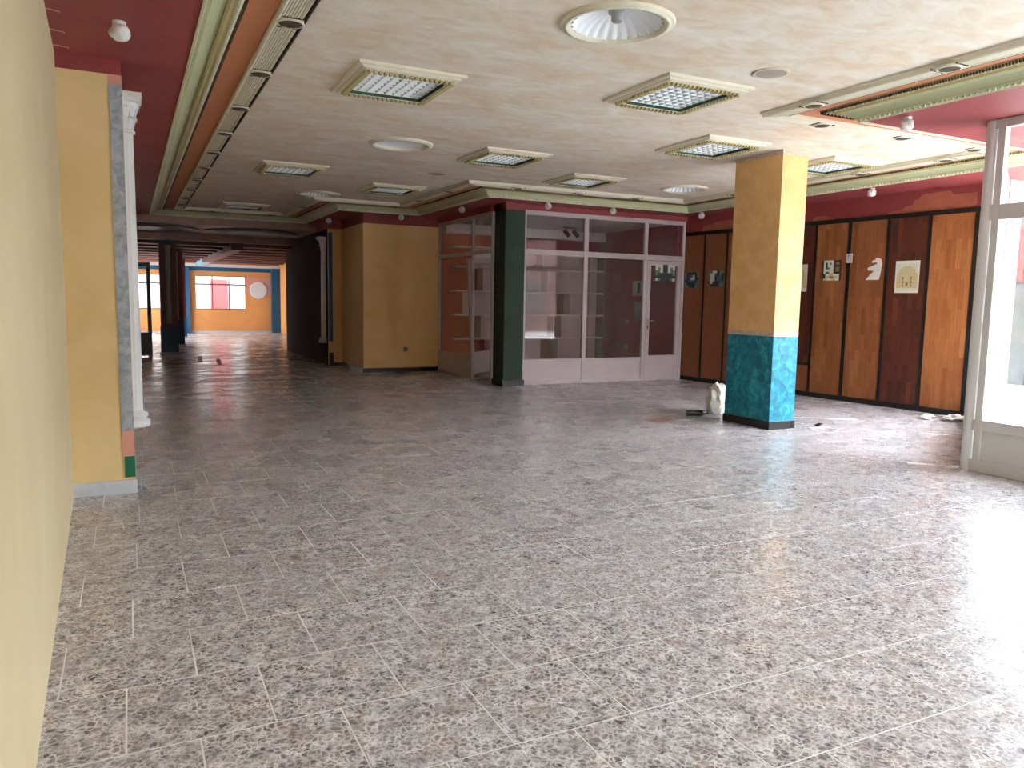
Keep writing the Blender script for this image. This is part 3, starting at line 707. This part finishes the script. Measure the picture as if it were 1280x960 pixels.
for xy, lab in bl[1:]: clone(b0, (xy[0], xy[1], H0), None, lab)
for q, (y, lab) in enumerate(((5.66, 'nearest'), (6.08, 'middle'), (6.44, 'farthest'))):
    tag(MB().tube((-.42, y, H0-.004), (-.33, y+.03, H0-.004), .003).tube((-.33, y+.03, H0-.004), (-.33, y+.06, H0-.004), .003).build('wire_clip', 'wire'), lab+' of the three thin pale wires on the red soffit by the left wall', 'wire', 'thin wires by the left wall')

# ------------------------------------------------------------------ posters
def poster(name, t0, z0, t1, z1, grid, mats, label, d=.023, parent_wall=True, cat='poster', tilt=0):
    rows = len(grid); cols = len(grid[0]); v = []; f = []; mi = []
    for r in range(rows+1):
        for c in range(cols+1): v.append((t0+(t1-t0)*c/cols, -d-.002, z1+(z0-z1)*r/rows+tilt*c/cols))
    for r in range(rows):
        for c in range(cols):
            a = r*(cols+1)+c; f.append((a, a+cols+1, a+cols+2, a+1)); mi.append(int(grid[r][c]))
    me = mesh(name, v, f, mats, False, mi)
    o = D.objects.new(name, me); C.objects.link(o)
    if parent_wall: o.location = (A.x, A.y, 0); o.rotation_euler = (0, 0, ang)
    sm = o.modifiers.new('thickness', 'SOLIDIFY'); sm.thickness = .0015
    return tag(o, label, cat, 'prints stuck on the panels and door' if cat == 'poster' else None)
base('p_teal', (92, 128, 122), .6); base('p_dark', (44, 52, 48), .6); base('p_light', (214, 214, 196), .6); base('p_blue', (60, 96, 128), .6); base('p_sand', (196, 182, 138), .6); base('p_sky', (196, 206, 192), .6); base('p_brown', (140, 110, 70), .6)
poster('poster', .06, 1.86, .45, 2.16, ['0111110', '0122310', '0123311', '1122210', '0111120', '0011100'], ['p_teal', 'p_dark', 'p_blue', 'p_light'], 'small dark teal print on the leftmost wooden panel')
poster('poster', .70, 1.88, 1.10, 2.18, ['0033100', '0332101', '0331221', '0331221', '1311120', '0111100'], ['p_teal', 'p_dark', 'p_blue', 'p_light'], 'small teal and pale print on the second wooden panel from the office')
def palace_cell(c, r, nc=33, nr=42):
    x = abs((c+.5)/nc-.5)*2; y = (r+.5)/nr
    if x > .9 or y > .94 or y < .06: return '0'
    top = .16+.30*x**2 if x < .62 else .36
    if y < top or (x > .78 and y < .40): return '2'
    if y > .86: return '0' if (c % 3) else '2'
    if .30 < x < .40 and .50 < y < .80 and r % 5: return '3'
    if x < .10 and .66 < y < .78: return '3'
    if .55 < x < .62 and r % 4 == 0: return '3'
    return '1'
palace = [''.join(palace_cell(c, r) for c in range(33)) for r in range(42)]
poster('poster', 2.62, 1.78, 2.99, 2.24, palace, ['p_light', 'p_sand', 'p_sky', 'p_brown'], 'pale print of a domed building cut off by the yellow pillar', tilt=.0)
poster('poster', 3.27, 1.96, 3.64, 2.29, ['1000001111', '1010201331', '1010001111', '1012001331', '1000001331', '1012001111', '1100440001', '1144554401', '1440044001'], ['p_light', 'p_dark', 'p_teal', 'p_brown', 'p_sand', 'p_brown'], 'print with small dark and pale squares on the first panel right of the pillar')
poster('poster', 4.58, 1.76, 4.96, 2.24, palace, ['p_light', 'p_sand', 'p_sky', 'p_brown'], 'pale print of a domed building on the dark wooden panel')
pd = poster('poster', 9.35, 1.98, 9.83, 2.30, ['00011000', '03011030', '33011033', '31111113', '11111111', '03111130'], ['p_light', 'p_dark', 'p_teal', 'p_teal'], 'small blue and cream print stuck inside the glass of the office door', d=0, parent_wall=False)
pd.location = (0, 12.60, 0)
# torn white paper (flat)
tp = [(4.08, 1.96), (4.31, 1.965), (4.33, 2.05), (4.35, 2.20), (4.33, 2.28), (4.28, 2.30), (4.24, 2.30), (4.24, 2.275), (4.18, 2.26), (4.18, 2.225), (4.25, 2.235), (4.27, 2.21), (4.11, 2.15), (4.11, 2.11), (4.22, 2.10), (4.17, 2.06)]
v = [(p[0], -.022, p[1]) for p in tp]+[(p[0], -.025, p[1]) for p in tp]; k = len(tp)
tq = D.objects.new('torn_paper', mesh('torn_paper', v, [tuple(range(k)), tuple(reversed(range(k, 2*k)))]+[(i, (i+1) % k, k+(i+1) % k, k+i) for i in range(k)], 'paper')); C.objects.link(tq)
tq.location = (A.x, A.y, 0); tq.rotation_euler = (0, 0, ang); tag(tq, 'torn white scrap of paper stuck on a brown wooden panel', 'paper')
sw = thing('light_switch', 'small white switch on the black batten between two brown panels', 'switch', (A.x, A.y, 0), ang)
bevel(MB().box(3.735, 3.835, -.05, -.03, 2.235, 2.385).build('plate', 'white_metal', sw)); MB().box(3.765, 3.805, -.056, -.05, 2.33, 2.36).build('button', 'socket_grey', sw)

# ------------------------------------------------------------------ shop front at right (white frames), and front wall
def glazed(name, lab, loc, rot, L, posts, glassm='glass_dirty'):
    t = thing(name, lab, 'shop window', loc, rot); top = H0
    for i, a in enumerate(posts): bevel(MB().box(a-.035, a+.035, -.035, .035, 0, top).build('post', 'white_frame', t), .006)
    for z0, z1 in ((0, .12), (.40, .50), (2.36, 2.50), (top-.08, top)): bevel(MB().box(0, L, -.03, .03, z0, z1).build('rail', 'white_frame', t), .006)
    for a, b_ in zip(posts[:-1], posts[1:]):
        MB().box(a+.035, b_-.035, -.012, .012, .12, .40).build('lower_panel', 'white_frame', t)
        MB().box(a+.035, b_-.035, -.003, .003, .50, 2.36).build('pane', glassm, t); MB().box(a+.035, b_-.035, -.003, .003, 2.50, top-.08).build('pane', glassm, t)
    return t
gf = glazed('shop_window', 'white-framed glazed shop front at the right edge of the hall', (7.2, 4.62, 0), -math.pi/2, 7.7, [.085, 1.5, 3.0, 4.5, 6.0, 7.65])
MB().lathe([(.05, 0), (.05, H0-.002)], seg=20).build('corner_tube', 'white_frame', gf, True, loc=(-.02, 0, 0))
for (a, b_, z0, z1) in ((.155, 1.465, 2.36, 2.372), (.155, .17, .50, 2.36)): pass
glazed('shop_window', 'white-framed glazing of the recessed entrance beyond the glass corner', (7.27, 4.68, 0), math.atan2(1.95, 3.4), 3.85, [.05, 1.3, 2.55, 3.8], 'glass')
glazed('shop_window', 'white-framed street window behind the viewer', (3.9, -3.15, 0), 0, 3.3, [.05, 1.65, 3.25], 'glass')
S(box('wall_right_gap', 10.1, 10.9, 12.66, 12.8, -.05, H0, 'office_red'))
S(box('wall_front', -.5, 3.9, -3.4, -3.15, -.05, H0, 'cream_wall'))  # unseen; solid stretch sized to cut light from the street window
S(box('ceiling_edge', -.9, 7.4, -3.5, -3.08, H0, H1+.2, 'white_plaster'))

# ------------------------------------------------------------------ street outside
S(box('ground', -12, 40, -25, 60, -.4, -.26, 'pavement'))
S(box('ground_step', 7.25, 10.9, -3.3, 4.55, -.26, -.02, 'pavement'))
fa = thing('street_building', 'pale building across the street, seen blurred through the right glass', 'building', (19, 6, -.26))
MB().box(0, 6, -9, 14, 0, 4.3).build('facade_wall', 'facade', fa)
for k in range(5): 
    f_ = MB().box(-.05, .02, -7+4*k, -4.4+4*k, .0, 2.4).build('shop_opening', 'facade_grey', fa); MB().box(-.08, -.05, -6.9+4*k, -4.5+4*k, .1, 2.3).build('pane', 'glass', f_)
fb = thing('street_building', 'pinkish building added across the street behind the viewer, only mirrored in the office glass', 'building', (3, -15, -.26))  # added to dim the sky mirrored in the office glass
MB().box(-14, 44, -6, 0, 0, 6.2).build('facade_wall', 'facade_pink', fb)
for k in range(13): MB().box(-12.5+4.2*k, -10.5+4.2*k, 0, .05, 1, 3).build('window', 'facade_grey', fb)
sg = thing('red_sign', 'red lettered shop sign across the street, seen through the glass', 'sign', (18.9, 10.0, 2.9))
def ring(cy, cz, ro, ri, x): 
    m_ = MB(); k = 24
    for xx in (x, x-.05):
        for rr_ in (ro, ri):
            for i in range(k): a = 2*math.pi*i/k; m_.v.append((xx, cy+rr_*math.cos(a), cz+rr_*math.sin(a)))
    for i in range(k):
        j = (i+1) % k
        m_.f += [(2*k+i, 2*k+j, 3*k+j, 3*k+i), (i, j, 2*k+j, 2*k+i), (k+i, 3*k+i, 3*k+j, k+j)]; m_.m += [0]*3
    return m_
MB().box(-.06, 0, 1.15, 1.4, -.7, .55).build('letter', 'sign_red', sg)
MB().box(-.06, 0, -1.0, .95, -.7, .4).build('board', 'sign_red', sg)
ring(0.25, -.15, .42, .27, -.07).build('letter', 'sign_pale', sg)
hs = thing('sky_blocking_wall', 'pale wall added across the lane to dim the far window', 'building', (2.5, 37.5, -.26))  # wall added to block the sky and tone down the far window
MB().box(-6, 7, 0, .4, 0, 6).build('blocking_face', 'lane_wall', hs); MB().box(1.9, 3.2, -.04, 0, 0, 2.1).build('doorway', 'grey_frame', hs)
tag(box('red_shutter', 3.30, 4.02, 37.2, 37.42, -.2, 2.25, 'far_red'), 'red shutter of a house seen through the middle pane of the far window', 'shutter')

# ------------------------------------------------------------------ far hall: pillars, door, wall clock-like disc
def far_pillar(loc, label):
    t = thing('corridor_pillar', label, 'pillar', loc, 0, 'dark red pillars of the far hall')
    MB().box(-.20, .20, -.2, .2, .72, 2.85).build('shaft', 'dark_red', t); MB().box(-.21, .21, -.21, .21, .0, .72).build('lower_section', 'dark_blue', t)
    MB().box(-.24, .24, -.24, .24, 0, .05).build('skirting', 'skirting_marble', t); MB().box(-.24, .24, -.24, .24, 2.85, 2.95).build('cap', 'dark_blue', t)
    MB().lathe([(.075, .80), (.065, .84), (.065, 2.70), (.085, 2.74), (.085, 2.8)], seg=20, a0=-math.pi, a1=0).build('half_column', 'socket_grey', t, True, loc=(.0, -.2, 0))
    return t
fp = far_pillar((.92, 22.1, 0), 'nearest dark red pillar of the far hall with a blue base')
clone(fp, (1.27, 25.6, 0), None, 'second dark red pillar, close behind the nearest one in the far hall'); clone(fp, (1.62, 30.2, 0), None, 'farthest dark red pillar in the row before the far window')
gd = thing('glazed_door', 'grey-framed glazed door standing open at the left of the far hall', 'door', (.13, 21.0, 0), math.radians(35))
gd_ = MB().box(0, .06, -.025, .025, 0, 2.32).box(.34, .42, -.025, .025, 0, 2.32).box(.06, .34, -.025, .025, 2.22, 2.32).box(.06, .34, -.02, .02, .03, .60).build('frame', 'grey_frame', gd)
MB().box(.06, .34, -.003, .003, .60, 2.22).build('pane', 'glass', gd); MB().tube((.36, -.03, 1.05), (.36, -.1, 1.05), .01).tube((.36, -.1, 1.05), (.26, -.1, 1.05), .01).build('handle', 'black', gd)
ds = thing('wall_disc', 'round white plaster disc on the far orange wall right of the window', 'ornament', (4.88, 33.98, 1.77))
dm = MB().lathe([(.36, 0), (.36, .03), (.32, .05), (.26, .03), (.2, .05), (.12, .03), (0, .05)], seg=32); dm.v = [(x_, -z_, y_) for (x_, y_, z_) in dm.v]; dm.build('disc', 'white_plaster', ds, True)

# ------------------------------------------------------------------ litter on the floor
def crumple(name, c, sx, sy, sz, mat, label, cat, seed, amp=.35, sub=3):
    bm = bmesh.new(); bmesh.ops.create_icosphere(bm, subdivisions=sub, radius=1); rnd = random.Random(seed)
    from mathutils import noise as N
    off = Vector((seed*3.1, seed*1.7, 0))
    for v in bm.verts:
        n = N.noise(v.co*1.6+off)*amp*1.5+N.noise(v.co*4.5+off)*amp; v.co *= 1+n
        v.co = Vector((v.co.x*sx, v.co.y*sy, (v.co.z+.75)*sz))
        if v.co.z < 0: v.co.z = 0
    me = D.meshes.new(name); bm.to_mesh(me); bm.free(); me.materials.append(M[mat])
    o = link(name, me, None, c); tag(o, label, cat); return o
crumple('plastic_bag', (7.42, 8.45, 0), .16, .15, .24, 'plastic_bag', 'slumped white plastic bag behind the base of the yellow pillar', 'bag', 3, .28)
crumple('crumpled_paper', (10.12, 6.72, 0), .17, .11, .055, 'paper', 'crumpled white paper on the floor below the orange wooden panel', 'paper', 8, .5)
crumple('crumpled_paper', (9.93, 7.0, 0), .08, .07, .04, 'paper', 'smaller wad of paper lying left against the crumpled sheet', 'paper', 5, .45)
bt = thing('bottle', 'dark bottle lying on the floor left of the yellow pillar', 'bottle', (7.0, 8.35, .045), math.radians(-22))
bb = MB().lathe([(0, -.16), (.042, -.16), (.045, -.15), (.045, .04), (.038, .07), (.018, .10), (.016, .15), (0, .15)], seg=20); bb.v = [(z_, y_, x_) for (x_, y_, z_) in bb.v]; bb.build('body', 'bottle_dark', bt, True)
nk = MB().lathe([(0, .15), (.019, .15), (.019, .175), (0, .175)], seg=16); nk.v = [(z_, y_, x_) for (x_, y_, z_) in nk.v]; nk.build('cap', 'white_metal', bt, True)
def scrap(x, y, a, b_, r, mat, label, name='paper_strip', cat='paper', z=.003, grp=None):
    m_ = MB(); k = 7
    pts = [(-a, -b_), (-a*.3, -b_*1.1), (a*.4, -b_*.9), (a, -b_*1.05), (a*.96, b_), (a*.2, b_*.92), (-a*.5, b_*1.08), (-a*1.03, b_*.9)]
    m_.prism(pts, 0, z); o = m_.build(name, mat, None, False, (x, y, 0), r); return tag(o, label, cat, grp)
scrap(6.30, 8.22, .22, .13, .3, 'rag', 'flat reddish brown cardboard scrap left of the dark bottle', 'cardboard_scrap', 'cardboard')
scrap(6.58, 8.1, .08, .02, -.4, 'paper', 'thin white strip touching the reddish cardboard scrap')
scrap(7.85, 7.0, .13, .03, -.35, 'paper', 'white paper strip with a dark curled piece, right of the pillar base')
scrap(8.0, 7.15, .09, .025, .5, 'bottle_dark', 'dark curled scrap lying just behind the white strip right of the pillar', 'dark_scrap', 'scrap', .02)
scrap(8.30, 7.72, .16, .02, -.4, 'paper', 'long thin white strip close to the right side of the pillar')
scrap(8.78, 7.45, .18, .035, -.45, 'paper', 'white paper strip in front of the first brown panels')
scrap(8.35, 6.45, .06, .03, .2, 'paper', 'tiny white scrap in the open floor between pillar and glass front')
scrap(8.48, 6.3, .04, .015, .9, 'paper', 'tiniest white chip beside the tiny scrap')
scrap(8.85, 6.12, .16, .04, -.7, 'paper', 'faint white strip in front of the crumpled paper')
scrap(7.02, 4.98, .12, .035, -.85, 'paper', 'bright white paper strip nearest the glass front post')
scrap(1.50, 20.1, .05, .95, math.radians(-4), 'tape_red', 'left one of two red tape strips on the dark far floor', 'red_tape', 'tape', .004, 'red tapes on the far floor')
scrap(1.83, 19.1, .05, .9, math.radians(-4), 'tape_red', 'right one of two red tape strips on the dark far floor', 'red_tape', 'tape', .004, 'red tapes on the far floor')
